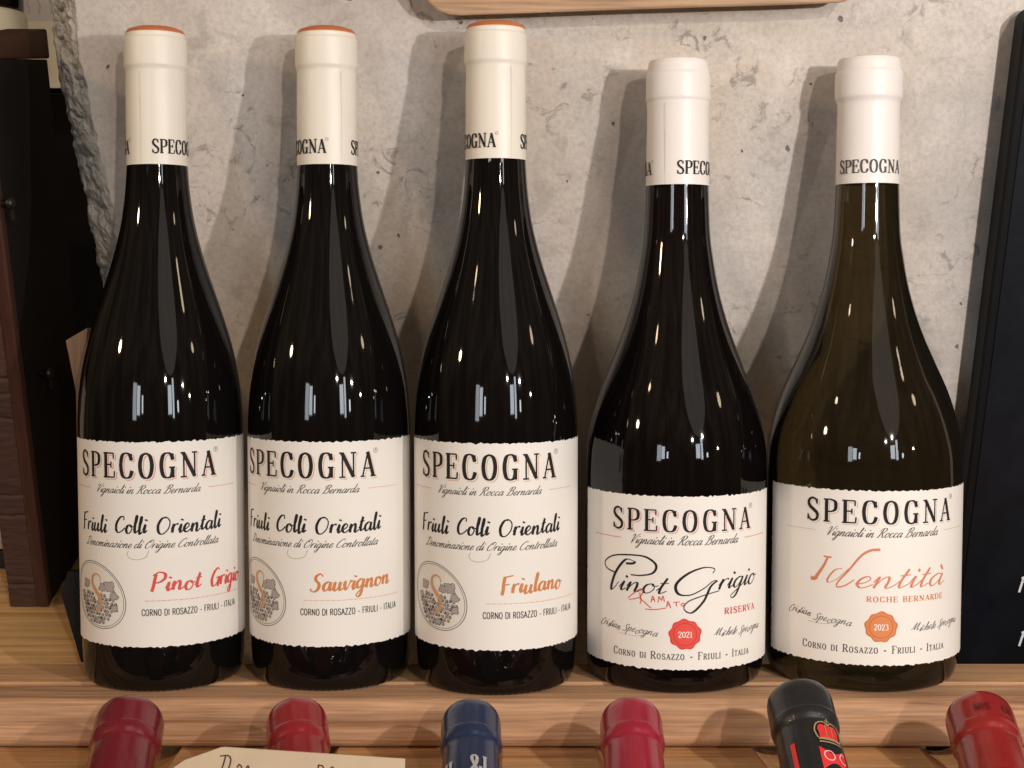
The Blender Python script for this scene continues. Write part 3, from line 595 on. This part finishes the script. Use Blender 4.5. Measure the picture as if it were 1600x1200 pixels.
def signature(k, txt, u0, u1, v, rise=-.05):
    k.text(txt, LOW, .0018, u0, u1, v, .22, .11, slant=.6, rise=rise, bob=.4)
def scallop(cu, cv, r, n=96, seed=0):
    o = []
    for i in range(n):
        a = 2*pi*i/n; k = 1+.045*cos(9*a+seed)+.02*cos(4*a+1.3*seed)
        o.append((cu+r*k*cos(a)*1.05, cv+r*k*sin(a)))
    return o
def wide_bottle(cx, hw, D, theta, which, label, cap_start, cap_bot, kR, glass, top_z, cap_hw):
    prof = [(r*(1+(kR-1)*min(1, max(0, (r-.014)/.02))), z) for r, z in P_WIDE]
    R = prof[0][0]
    x = (cx-800)/FPX*(D+.002); a0 = math.atan2(-x, D)
    root = thing('wine_bottle', label, 'wine bottle', (x, D-CD, 0), (0, 0, a0+radians(theta)), GRP)
    V, F = bottle_glass(prof, False); mesh('glass_body', V, F, glass, root, smooth=True)
    def Uv(px): return R*(asin(max(-.995, min(.995, (px-cx)/hw)))-radians(theta))
    def Vv(py, px=None): return zf(py, cx if px is None else px, D, R, cx, hw)
    four = which == 4
    ty, by = (776, 1047) if four else (767.5, 1040)
    L = paper(R, radians(76), Vv(by), Vv(ty), 51+which, True, root, PAPER)
    lf = .00026
    if four: wordmark(R, Uv(965), Uv(1166), Vv(831), Vv(797.5), PINK, L, lf)
    else: wordmark(R, Uv(1269), Uv(1478), Vv(818.5), Vv(783), STONE, L, lf)
    a, b, y = (989, 1147, 852) if four else (1296, 1459, 840)
    k = Ink(.0005); k.text('Vignaioli in Rocca Bernarda', LOW, .0021, Uv(a), Uv(b), Vv(y), .23, .11, slant=.6); k.build('lettering', GREY, R, lf, L)
    rr = random.Random(6)
    for xa, xb in (((938, 977), (1158, 1187)) if four else ((1239, 1282), (1469, 1496))):
        ua, ub = Uv(xa), Uv(xb); k = Ink(.0006)
        k.path([(ua+(ub-ua)*i/14, Vv(y-5)+.0002*rr.random()+.0004) for i in range(15)], 'l', lambda s_, a_, b_: .00012+.00022*abs(sin(s_*37)))
        k.build('rule_line', RED if four else STONE, R, lf, L)
    if four:
        k = Ink(.0004)
        def pen(T, t0): return lambda s_, dx, dy: t0+(T-t0)*max(0, -dy)**1.1+.25*(T-t0)*abs(dx)*sin(pi*s_)
        def PX(l): return [(Uv(900+x_*.2834), Vv(740+y_*.2834, 900+x_*.2834)) for x_, y_ in l]
        k.path(PX([(350, 492), (300, 478), (250, 540), (225, 610), (222, 645), (240, 632), (262, 600)]), 'c', pen(.0013, .0003))
        k.path(PX([(250, 553), (200, 528), (188, 490), (230, 458), (310, 452), (400, 462), (455, 505), (440, 550), (380, 565), (325, 562)]), 'c', pen(.0011, .00055))
        k.path(PX([(350, 490), (335, 500), (300, 500)]), 'c', lambda *_: .0010)
        k.text('inot', LOW, .0044, *[p[0] for p in PX([(258, 640), (505, 640)])], Vv(927, 1010), .27, .09, slant=.42)
        k.path(PX([(745, 545), (755, 520), (700, 515), (620, 550), (560, 610), (570, 662), (630, 668), (700, 630), (745, 590), (770, 585)]), 'c', pen(.0013, .0004))
        k.path(PX([(770, 585), (735, 620), (700, 700), (640, 765), (600, 745), (620, 705), (700, 668), (780, 640)]), 'c', pen(.0011, .0004))
        k.text('rigio', LOW, .0045, *[p[0] for p in PX([(770, 640), (965, 640)])], Vv(917, 1140), .27, .09, slant=.42, rise=.03)
        k.build('lettering', BLACK, R, lf+.00005, L)
        k = Ink(.0004); wr = lambda *_: .00042
        for st in ([(372, 660), (380, 700), (374, 722)], [(312, 690), (340, 665), (375, 640), (388, 652), (372, 685), (318, 700)], [(372, 690), (400, 715), (432, 745)],
                   [(432, 712), (440, 678), (452, 710)], [(434, 697), (450, 697)], [(468, 712), (472, 680), (484, 700), (492, 676), (500, 708)],
                   [(512, 738), (518, 705), (532, 742)], [(512, 724), (530, 724)], [(545, 710), (578, 706)], [(560, 708), (562, 732)],
                   [(595, 712), (585, 720), (594, 730), (602, 718), (595, 712)], [(400, 750), (450, 752), (508, 742)]):
            k.path(PX(st), 'c', wr)
        k.build('handwriting', RED, R, lf+.00008, L)
        k = Ink(.0005); k.text('RISERVA', CAPS, .0028, Uv(1129), Uv(1174), Vv(957, 1129)-.0002, .26, .10, track=.12); k.build('lettering', RED, R, lf, L)
    else:
        k = Ink(.0004)
        def PX(l): return [(Uv(1190+x_*.2832), Vv(740+y_*.2832, 1190+x_*.2832)) for x_, y_ in l]
        def pen(T, t0): return lambda s_, dx, dy: t0+(T-t0)*max(0, -dy)**1.1
        k.path(PX([(392, 470), (370, 520), (345, 560), (325, 590), (305, 588)]), 'c', lambda s_, *_: .0009+.0009*s_)
        k.path(PX([(370, 466), (400, 470), (412, 470)]), 'c', lambda *_: .0007); k.path(PX([(303, 586), (325, 592), (340, 590)]), 'c', lambda *_: .0006)
        k.path(PX([(468, 530), (430, 540), (395, 585), (395, 610), (440, 590), (500, 530)]), 'c', pen(.0009, .0003))
        k.path(PX([(660, 418), (610, 425), (560, 460), (500, 540), (450, 600), (440, 632), (480, 625), (530, 590)]), 'c', lambda s_, *_: .0012-.0007*s_)
        k.text('entità', LOW, .0052, Uv(1190+525*.2832), Uv(1190+985*.2832), Vv(918, 1390), .24, .09, slant=.46, rise=.0)
        k.build('lettering', COPPER, R, lf, L)
        k = Ink(.0005); k.text('ROCHE BERNARDE', CAPS, .0024, Uv(1358), Uv(1469), Vv(938, 1410), .26, .10, track=.12); k.build('lettering', COPPER, R, lf, L)
    k = Ink(.0004); k2 = Ink(.0004)
    if four:
        signature(k, 'Cristian', Uv(946), Uv(976), Vv(977, 950)); signature(k, 'Specogna', Uv(979), Uv(1031), Vv(988, 990)); k.path([(Uv(975), Vv(991, 980)), (Uv(1000), Vv(995, 1000)), (Uv(1020), Vv(991, 1020))], 'c', lambda *_: .0001)
        signature(k2, 'Michele', Uv(1113), Uv(1147), Vv(993, 1113), .0); signature(k2, 'Specogna', Uv(1149), Uv(1181), Vv(988, 1150), .05)
        sx, sy, yr, sm, sd = 1072, 991, '2021', SEALR, SEALRD
        cx0, cx1, cy = 967, 1166, 1031
    else:
        signature(k, 'Cristian', Uv(1242), Uv(1276), Vv(960, 1250)); signature(k, 'Specogna', Uv(1279), Uv(1336), Vv(973, 1290)); k.path([(Uv(1272), Vv(974, 1272)), (Uv(1295), Vv(978, 1295)), (Uv(1315), Vv(976, 1315))], 'c', lambda *_: .0001)
        signature(k2, 'Michele', Uv(1423), Uv(1459), Vv(983, 1423), .0); signature(k2, 'Specogna', Uv(1461), Uv(1490), Vv(975, 1461), .04)
        sx, sy, yr, sm, sd = 1380, 979, '2023', SEALO, SEALOD
        cx0, cx1, cy = 1265, 1472, 1021
    k.build('signature', GREY, R, lf, L); k2.build('signature', GREY, R, lf, L)
    su, sv = Uv(sx), Vv(sy, sx)
    k = Ink(.0008); k.blob(scallop(su, sv, .0068, seed=which), 10); sl = k.build('seal', sm, R, lf, L)
    k = Ink(.0008)
    for r, wd in ((.0050, .00035), (.0063, .00022)): k.loop(scallop(su, sv, r, seed=which) if r > .006 else ell(su, sv, r*1.03, r, 60), wd)
    k.build('seal_ring', sd, R, lf+.00005, L)
    k = Ink(.0004); k.text(yr, CAPS, .0026, su-.0031, su+.0033, sv-.0014, .16, .07); k.build('seal_year', WHITE, R, lf+.0001, L)
    k = Ink(.0005); k.text('Corno di Rosazzo - Friuli - Italia', CAPS, .0034, Uv(cx0), Uv(cx1), Vv(cy), .16, .08, small=.74, track=.08); k.build('lettering', GREY, R, lf, L)
    rn, rl = prof[-1][0], rad(cap_hw, D)
    capsule(root, top_z, zs(cap_bot, D), rn, rl, CAPM2, radians(cap_start-theta), zs(cap_bot-16, D), .0059, False, GREY if not four else BLACK)
    return root
wide_bottle(1056, 140, .688, 5, 4, 'broad shouldered bottle lettered Pinot Grigio Riserva with round red 2021 seal', -1, 291, 1.0, GL_MID, zs(96, .688), 49.5)
wide_bottle(1350, 152, .692, 12.5, 5, 'rightmost standing bottle, olive green glass, label lettered Identità with orange 2023 seal', -57, 289, 1.068, GL_OLIVE, zs(93, .692), 51.5)

# ------------------------------------------------------------------ shelf
W1 = wood('pine_front', (.58, .335, .19), (.31, .15, .07), rough=.75)
W2 = wood('pine_middle', (.64, .365, .185), (.38, .19, .085), scale=.8, rough=.75)
W3 = wood('pine_back', (.66, .40, .17), (.45, .25, .09), scale=.6)
shelf = bpy.data.objects.new('wooden_shelf', None); C.objects.link(shelf); struct(shelf)
box('plank', -.62, .62, .637-CD, .668-CD, -.0215, 0, W1, shelf, .0055, 6)
box('plank', -.62, .62, .6685-CD, .7015-CD, -.0215, .0002, W2, shelf, .0005)
pk = box('plank', -.62, -.2045, 0, .34, -.02, 0, W3, shelf, .0007); pk.location = (0, .7025-CD, -.0002); pk.rotation_euler = (TILT, 0, 0)

# ------------------------------------------------------------------ concrete wall with a broken left end
YW = .742-CD
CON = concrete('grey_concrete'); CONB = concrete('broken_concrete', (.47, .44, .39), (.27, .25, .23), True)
edge_px = [(-60, 70), (0, 80), (60, 84), (110, 92), (160, 102), (260, 124), (330, 138), (430, 158), (480, 170), (620, 200), (1100, 240)]
def px_edge(y):
    for (a, xa), (b, xb) in zip(edge_px, edge_px[1:]):
        if a <= y <= b: return xa+(xb-xa)*(y-a)/(b-a)
    return edge_px[-1][1]
V, F = [], []; rows, cols = 560, 56
fm = []
for j in range(rows+1):
    py = -60+1130*j/rows
    z = atp(px_edge(py), py).z; YW = DW0-KT*z-CD
    xo = atp(px_edge(py), py, DW0+.023).x + .0016*noise.noise((z*90, 3, 1))+.0010*noise.noise((z*310, 7, 1))
    xi = atp(px_edge(py)+38, py).x + .0022*noise.noise((z*70, 13, 1))+.0010*noise.noise((z*260, 17, 1))
    row = []
    row.append((xo-.001, YW+.14, z)); 
    for i in range(cols):
        t = i/(cols-1)
        x = xo+(xi-xo)*t; y = YW+.023*(1-t)**1.5
        env = sin(pi*min(1, t*1.02))**.6 if t < 1 else 0
        p = Vector((x*60, y*60, z*60))
        q_ = Vector((p.x*.8, p.y*.7, p.z*.40))
        f_ = noise.voronoi(q_*1.0+Vector((noise.noise(p*2), noise.noise(p*2+Vector((5, 5, 5))), 0))*.35)[0]
        edge = min(1, (f_[1]-f_[0])*5)
        d = .0040*noise.noise(q_*.8)+.0011*noise.fractal(p*3, .8, 2.1, 4)-.0026*f_[0]+.0026*(1-edge)
        y += d*env*1.0; x += .5*d*env
        row.append((x, y, z))
    row.append((xi+.002, YW, z)); row.append((.62, YW, z))
    V += row
w_ = cols+3
for j in range(rows):
    for i in range(w_-1):
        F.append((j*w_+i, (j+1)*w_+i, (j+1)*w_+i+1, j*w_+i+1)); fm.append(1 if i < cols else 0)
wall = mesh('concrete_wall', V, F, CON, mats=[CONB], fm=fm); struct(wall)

# added backdrop, coloured near-black for the unlit void past the broken edge
bw = box('void_backdrop', -1.4, .2, .62, .66, -.1, .75, mat('unlit_void_black', (.006, .005, .0045), .95, spec=.05, vary=(8, .4))); struct(bw)

# ------------------------------------------------------------------ hanging board at the top
OAK = wood('oiled_beech', (.60, .39, .24), (.45, .27, .15), scale=.8, rough=.45)
pl = [(640, -120), (652, -30), (661, -8), (672, 8), (684, 18), (700, 23.5), (720, 25), (1000, 15), (1240, 8), (1310, 5), (1322, 2.5), (1331, -4), (1334, -14), (1334, -120)]
n_ = len(pl); V = [atp(px, py, DW0-.019) for px, py in pl]; V += [v+Vector((0, cos(TILT)*.017, sin(TILT)*.017)) for v in V]
F = [tuple(range(n_)), tuple(range(2*n_-1, n_-1, -1))]+[(i, i+n_, (i+1) % n_+n_, (i+1) % n_) for i in range(n_)]
hb = mesh('hanging_board', V, F, OAK)
b_ = hb.modifiers.new('bevel', 'BEVEL'); b_.width = .0012; b_.segments = 2; b_.limit_method = 'ANGLE'
tag(hb, 'pale beech board with rounded corners fixed to the concrete above the bottles', 'board')

# ------------------------------------------------------------------ slate board at the right
SLATE = mat('black_slate_paint', (.0045, .0055, .0085), .48, spec=.22, bump=(160, .3, .0006), vary=(35, .45))
BEDGE = mat('black_board_edge', (.0045, .0045, .005), .6, spec=.15)
DB0 = DW0-.020
e1, e0 = atp(1602, 18, DB0), atp(1520, 675, DB0)
rb = thing('chalkboard', 'black chalkboard leaning against the concrete wall at the far right', 'chalkboard', e0, (TILT, math.atan2(e1.x-e0.x, e1.z-e0.z), 0))
wb = .20; hb_ = (e1-e0).length; lo = -.26; rc = .006
pp = [(0, lo), (wb, lo), (wb, hb_-rc), (wb-rc, hb_)]+[(rc*(1-sin(a)), hb_-rc*(1-cos(a))) for a in [i*pi/2/6 for i in range(7)]]
prism('panel', pp, -.001, .014, BEDGE, rb, .0012)
pf = [(x_+.0045 if x_ < .1 else x_-.004, z_+(.004 if z_ < .1 else -.004)) for x_, z_ in pp]
prism('writing_face', pf, -.0016, .002, SLATE, rb, .0003)
k = Ink(.001)
CH = mat('chalk', (.72, .72, .74), .8, bump=(1500, .5, .0002))
Mi = (Matrix.Translation(e0) @ rb.rotation_euler.to_matrix().to_4x4()).inverted()
def bp_(px, py): v = Mi @ atp(px, py, DB0-.0017); return (v.x, v.z)
for y0, y1 in ((906, 925), (991, 1009)):
    k = Ink(.001); k.path([bp_(1597, y0), bp_(1606, y0-2), bp_(1620, y0+6)], 'c', lambda *_: .0035); k.path([bp_(1592, y1), bp_(1598, y0)], 'l', lambda s_, *_: .0012)
    k.flat('chalk_drawing', CH, Matrix.Translation((0, -.0019, 0)), rb)

# ------------------------------------------------------------------ dark wooden case at the left
BR = wood('dark_stained_wood', (.070, .026, .016), (.035, .013, .009), axis='X', scale=3, rough=.7)
BR2 = wood('reddish_frame_wood', (.060, .020, .011), (.035, .012, .007), axis='Z', scale=2, rough=.42)
BK = mat('black_case_side', (.0085, .0062, .005), .55, spec=.2, vary=(20, .3))
case0 = at(76, 948, .756)
case = thing('wooden_case', 'dark brown stained wooden case with black side standing at the left edge', 'case', case0, (TILT, 0, 0))
CH_, CDp, CW = .280, .097, .0200
def slab(name, x0, x1, yz, m, bev):
    n = len(yz); V = [(x0, y, z) for y, z in yz]+[(x1, y, z) for y, z in yz]
    F = [tuple(range(n-1, -1, -1)), tuple(range(n, 2*n))]+[(i, (i+1) % n, (i+1) % n+n, i+n) for i in range(n)]
    o = mesh(name, V, F, m, case); b = o.modifiers.new('bevel', 'BEVEL'); b.width = bev; b.segments = 2; return o
slab('side_panel', -CW, 0, [(.0062, 0), (CDp, 0), (CDp, CH_-.0130), (.0062, CH_+.0000)], BK, .0008)
V, F = [], []
ns, nc = 420, 14
for j in range(ns+1):
    z = (CH_+.0003)*j/ns
    for i in range(nc+1):
        x = -CW+.0001+(CW-.0062)*i/nc
        g = abs(noise.noise((z*55, 3, 3)))*.0004+.0003*noise.noise((x*200, z*500, 2))
        for cc, dp in ((.0125, .0012), (.0175, .0006), (.052, .0016), (.063, .0012), (.105, .0014), (.118, .0008), (.126, .0013), (.172, .0015), (.181, .001), (.228, .0014)):
            g += dp*math.exp(-((z-cc+.0009*noise.noise((x*160, cc*90, 1)))/.0007)**2)
        V.append((x, g, z))
for j in range(ns):
    for i in range(nc): F.append((j*(nc+1)+i, j*(nc+1)+i+1, (j+1)*(nc+1)+i+1, (j+1)*(nc+1)+i))
mesh('front_panel', V, F, BR, case, smooth=True)
box('frame', -.0061, .0004, -.0008, .0060, .0, CH_, BR2, case, .0012)
slab('top_rail', -CW, .0012, [(-.0012, CH_+.0006), (CDp+.001, CH_-.0127), (CDp+.001, CH_+.0025), (-.0012, CH_+.0088)], BR2, .0012)
METAL = mat('dark_metal', (.035, .03, .027), .4, metallic=.8)
def clasp(y, z):
    V, F = lathe([(.0001, .006), (.002, .0057), (.003, .0047), (.0032, .003), (.0022, .002), (.002, 0)], 24)
    o = mesh('clasp', V, F, METAL, case, smooth=True); o.location = (.0004, y, z); o.rotation_euler = (0, pi/2, 0)
    box('clasp_bar', -.0013, .0085, -.0012, .0012, .003, .005, METAL, o, .0006)
clasp(.0035, .213); clasp(.030, .118)

# pale wood trimmed black gift box behind the first bottle
WPALE = wood('pale_box_wood', (.26, .15, .075), (.12, .065, .03), axis='Z', scale=1.2)
g0 = at(128, 1040, .705)
gb = thing('gift_box', 'slanted black box with pale wood board behind it, half hidden by the leftmost standing bottle', 'box', g0)
def gpts(l, D, zmin): return [(at(a, b, D).x-g0.x, max(zmin, at(a, b, D).z)-g0.z) for a, b in l]
prism('black_panel', gpts([(105, 893), (95, 929), (126, 1040), (135, 1040), (135, 893)], .7035, 0.0004), .7035-CD-g0.y, .7095-CD-g0.y, BK, gb, .0006)
prism('pale_board', gpts([(103, 532), (119, 612), (127, 1020), (136, 1020), (137, 512)], .711, .004), .7100-CD-g0.y, .722-CD-g0.y, WPALE, gb, .0006)
k = Ink(.001); k.text('E', CAPS, .005, -.0052, -.002, .028, .2, .08); k.flat('lettering', mat('worn_print', (.05, .045, .04), .6), Matrix.Translation((0, .704-CD-g0.y-.0003, 0)), gb)

# things on the rack beyond the case, top left corner
bb = thing('background_bottle', 'dark bottle with cream band, cut off at the top left corner', 'wine bottle', at(-32, 44, 1.12))
V, F = lathe([(.0001, .012), (.030, .012), (.0318, .014), (.032, .018), (.032, .14)], 64); mesh('glass_body', V, F, GL_DARK, bb, smooth=True)
V, F = lathe([(.0001, -.03), (.034, -.03), (.0345, -.028), (.0345, .008), (.033, .0115), (.0001, .012)], 64); mesh('stand', V, F, mat('cream_card', (.55, .47, .33), .6), bb, smooth=True)
cp = thing('background_carton', 'cream paper carton with faint grey writing behind the wooden case', 'carton', at(37, 46, 1.16), (0, 0, radians(4)))
box('carton_body', 0, .05, 0, .03, -.045, .06, mat('cream_carton', (.50, .42, .34), .7, vary=(30, .08)), cp, .001)
box('lid_band', -.0005, .0505, -.001, .031, -.045, .0065, mat('pale_cream_band', (.60, .50, .33), .7), cp, .0006)
k = Ink(.001)
for i, (u, s_) in enumerate(((.004, .010), (.012, .016), (.021, .016), (.029, .012))):
    k.path([(u, .012), (u+.001, .012+s_*.4), (u-.001, .012+s_*.7), (u, .012+s_)], 'c', lambda s2, *_: .0003+.0006*abs(sin(s2*19)))
k.flat('writing', mat('faint_writing', (.33, .27, .24), .7), Matrix.Translation((0, -.0004, 0)), cp)
# stone coloured box and dark strip seen low at the far left
sb = thing('storage_box', 'cream storage box with dark base strip low at the left edge behind the case', 'box', at(-60, 900, .80), (TILT, 0, 0))
box('box_body', -.1, .034, 0, .08, .016, .12, mat('stone_box', (.45, .41, .34), .7), sb, .001)
box('base_strip', -.1, .0342, -.001, .08, -.0, .0155, mat('black_strip', (.01, .01, .01), .5), sb, .0005)

# ------------------------------------------------------------------ notched rail below the shelf and the reclining bottles
necks = [  # tip px, tip top py, D, dx/dy lean in the picture, material key, lip hw px
    (203, 1100, .603, -.29, 'wine', 57), (464, 1099, .603, .07, 'red', 51), (736, 1101, .603, .0, 'navy', 50),
    (986, 1099, .603, .10, 'crimson', 52), (1249, 1071, .600, .36, 'black', 55), (1530, 1093, .598, .42, 'brick', 56)]
rail_top = -.0219
tips = []
for px, py, D, lean, key, hw in necks:
    r = rad(hw, D)*.97
    tips.append((at(px, py+30, D), r))
pts = [(-.62, -.07), (.62, -.07), (.62, rail_top)]
for p, r in reversed(tips):
    R_ = .0148; cz = -.0145; a0 = asin((cz-rail_top)/R_)
    for i in range(13):
        a = a0+(pi-2*a0)*i/12; pts.append((p.x+R_*cos(a), cz-R_*sin(a)))
pts.append((-.62, rail_top))
rail = prism('notched_rail', pts, .594-CD, .66-CD, wood('pine_rail', (.60, .32, .14), (.38, .19, .08), scale=.8), None, .0004)
tag(rail, 'pine rail with rounded notches below the shelf, carrying the reclining bottle necks', 'rail')

CAPC = {
 'wine': ((.15, .009, .018), .25, 'dark wine red capsule pointing up from below, leftmost, beside the paper card'),
 'red': ((.23, .012, .017), .24, 'red capsule partly covered by the handwritten paper card'),
 'navy': ((.012, .022, .060), .28, 'navy blue capsule with silver letters below the Friulano bottle'),
 'crimson': ((.27, .012, .030), .27, 'crimson capsule without any print, below the Pinot Grigio Riserva bottle'),
 'black': ((.009, .009, .010), .42, 'black capsule with red and gold crown and red square'),
 'brick': ((.23, .014, .013), .26, 'brick red capsule embossed MIS EN, at the right edge'),
}
for (px, py, D, lean, key, hw), (p0, r) in zip(necks, tips):
    col, ro, lab = CAPC[key]
    elev = radians(28 if key != 'black' else 33)
    # axis direction (toward the tip) : up and away, sideways component from the lean
    ax = Vector((0, cos(elev), sin(elev)))
    # picture lean comes from perspective plus a little yaw
    persp = (px-800)/1385.0
    yaw = (lean-persp*(1 if abs(px-800) > 0 else 0))*.55
    ax = Vector((-yaw, cos(elev), sin(elev))).normalized()
    tip = p0.copy()
    q = ax.to_track_quat('Z', 'X')
    # spin so that local -Y faces up toward the camera
    Rm = q.to_matrix(); up = Rm.inverted() @ (Vector((0, -sin(elev), cos(elev))))
    spin = math.atan2(up.x, -up.y)
    Rm = Rm @ Matrix.Rotation(spin, 3, 'Z')
    Lb = .30
    base = tip-ax*(Lb-.004)
    root = thing('reclining_bottle', 'reclining bottle, '+lab, 'wine bottle', base, Rm.to_euler(), 'bottles reclining below the shelf')
    rn = r*.925
    Rb = .0375
    prof = [(.0001, .004), (Rb*.9, 0), (Rb, .006), (Rb, .05), (Rb, .185), (Rb*.93, .203), (Rb*.6, .222), (rn*1.02, .24), (rn*.98, .28), (rn*.9, .29)]
    V, F = lathe(smooth_profile(prof, 5), 64); mesh('glass_body', V, F, GL_DARK, root, smooth=True)
    z = Lb
    cpf = [(rn*1.08, z-.062), (rn*1.05, z-.05), (rn*1.0, z-.028), (rn*.985, z-.0225), (rn*1.03, z-.0205), (r*.985, z-.0192), (r, z-.0175), (r, z-.0160), (r*.985, z-.0150), (r*.98, z-.0075), (r*.965, z-.004), (r*.90, z-.0013), (r*.78, z-.0002), (r*.3, z), (.0001, z)]
    V, F = lathe(smooth_profile(cpf, 4), 72)
    cm = mat(key+'_capsule_foil', col, ro, spec=.6, coat=.2, bump=(60, .5, .0013), vary=(50, .08))
    cap = mesh('capsule', V, F, cm, root, smooth=True)
    if key == 'navy':
        k = Ink(.0004); SIL = mat('silver_print', (.50, .50, .52), .35, metallic=.4)
        k.text('IL', CAPS, .010, -rn*1.0, -rn*.45, z-.0445, .14, .05); k.text('&I', CAPS, .011, -rn*.05, rn*.60, z-.0445, .12, .05)
        k.build('lettering', SIL, rn*1.035, .0003, cap)
    if key == 'brick':
        k = Ink(.0004); EM = mat('embossed_dark_red', (.10, .008, .010), .4)
        k.text('MIS', CAPS, .0036, -rn*.45, rn*.05, z-.0128, .14, .06, sans=True); k.text('EN', CAPS, .0036, rn*.42, rn*.78, z-.0128, .14, .06, sans=True)
        k.build('lettering', EM, r, .0001, cap)
        V, F = lathe([(rn*1.25, z-.075), (rn*1.25, z-.048), (rn*1.2, z-.046), (rn*1.0, z-.0455)], 48)
        mesh('paper_sleeve', V, F, mat('dark_sleeve', (.03, .025, .03), .6, vary=(300, .8)), cap, smooth=True)
    if key == 'black':
        GOLD = mat('gold_print', (.55, .42, .22), .35, metallic=.5); REDP = mat('bright_red_print', (.62, .03, .03), .45)
        u0 = rn*.45; v0 = z-.0325; Rr = rn*1.02
        k = Ink(.0006)
        for du in (-.0026, 0, .0026): k.blob(ell(u0+du, v0+.0045, .0019, .0026, 20), 3)
        k.blob([(u0-.0042, v0), (u0+.0042, v0), (u0+.0042, v0+.0034), (u0-.0042, v0+.0034)], 3)
        k.blob([(u0-.007+i*.0, v0-.0022) if False else p_ for i, p_ in enumerate([(u0-.0055, v0-.0150), (u0+.0060, v0-.0150), (u0+.0060, v0-.0042), (u0-.0055, v0-.0042)])], 8)
        k.blob([(u0-.0165, v0-.0150), (u0-.0145, v0-.0150), (u0-.0145, v0-.0042+.004), (u0-.0165, v0-.0042+.004)], 4)
        k.build('crown_and_square', REDP, Rr, .0004, cap)
        k = Ink(.0005)
        k.path([(u0-.0050, v0), (u0-.0058, v0+.004), (u0-.0044, v0+.0074), (u0-.0016, v0+.0082), (u0, v0+.0070), (u0+.0016, v0+.0082), (u0+.0044, v0+.0074), (u0+.0058, v0+.004), (u0+.0050, v0)], 'c', lambda s_, *_: .0003+.0004*abs(sin(s_*60)))
        k.path([(u0-.0048, v0-.0003), (u0+.0048, v0-.0003)], 'l', lambda *_: .0009); k.path([(u0-.0048, v0-.0018), (u0+.0048, v0-.0018)], 'l', lambda *_: .0006)
        k.path([(u0, v0+.007), (u0, v0+.0102)], 'l', lambda *_: .0004); k.path([(u0-.0010, v0+.0090), (u0+.0010, v0+.0090)], 'l', lambda *_: .0004)
        for du in (-.0013, .0013): k.path([(u0+du, v0+.001), (u0+du, v0+.0068)], 'l', lambda *_: .00035)
        k.build('crown_outline', GOLD, Rr, .0006, cap)
        k = Ink(.0004); k.loop(ell(u0-.0020, v0-.0085, .0021, .0023, 24), .0005); k.path([(u0+.0052, v0-.0066), (u0+.0036, v0-.0062), (u0+.0024, v0-.0085), (u0+.0036, v0-.0108), (u0+.0052, v0-.0104)], 'c', lambda *_: .0005)
        k.build('lettering', mat('pale_pink_print', (.75, .42, .38), .5), Rr, .0006, cap)

# ------------------------------------------------------------------ handwritten card in front
CARD = mat('kraft_card', (.60, .46, .31), .7, bump=(900, .3, .0001), vary=(60, .05))
Dc = .545
c0 = at(300, 1260, Dc)
cpt = [(262, 1206), (288, 1188), (345, 1168), (350, 1167.5), (633, 1186), (632, 1260), (262, 1260)]
cl = []
for px, py in cpt:
    p = at(px, py, Dc); cl.append((p.x-c0.x, p.z-c0.z))
card = thing('price_card', 'beige paper card with brown handwriting in front of the red capsule', 'card', c0)
prism('card_sheet', cl[::-1], 0, .0006, CARD, card)
k = Ink(.0004)
def CP(l): return [(at(px, py, Dc).x-c0.x, at(px, py, Dc).z-c0.z) for px, py in l]
MARK = mat('brown_marker', (.05, .02, .012), .6)
for st in ([(344, 1181), (352, 1180), (358, 1180.5), (361, 1187), (358, 1199), (352, 1210), (347, 1203), (350, 1192), (353, 1181)], [(371, 1199), (374, 1194), (378, 1199), (375, 1206)],
           [(497, 1210), (498, 1196), (499, 1195), (505, 1197), (504, 1204), (498, 1206)], [(384, 1202), (388, 1196), (390, 1205)], [(516, 1201), (520, 1198), (524, 1204)]):
    k = Ink(.0004); k.path(CP(st), 'c', lambda *_: .00045); k.flat('pen_stroke', MARK, Matrix.Translation((0, -.0003, 0)), card)
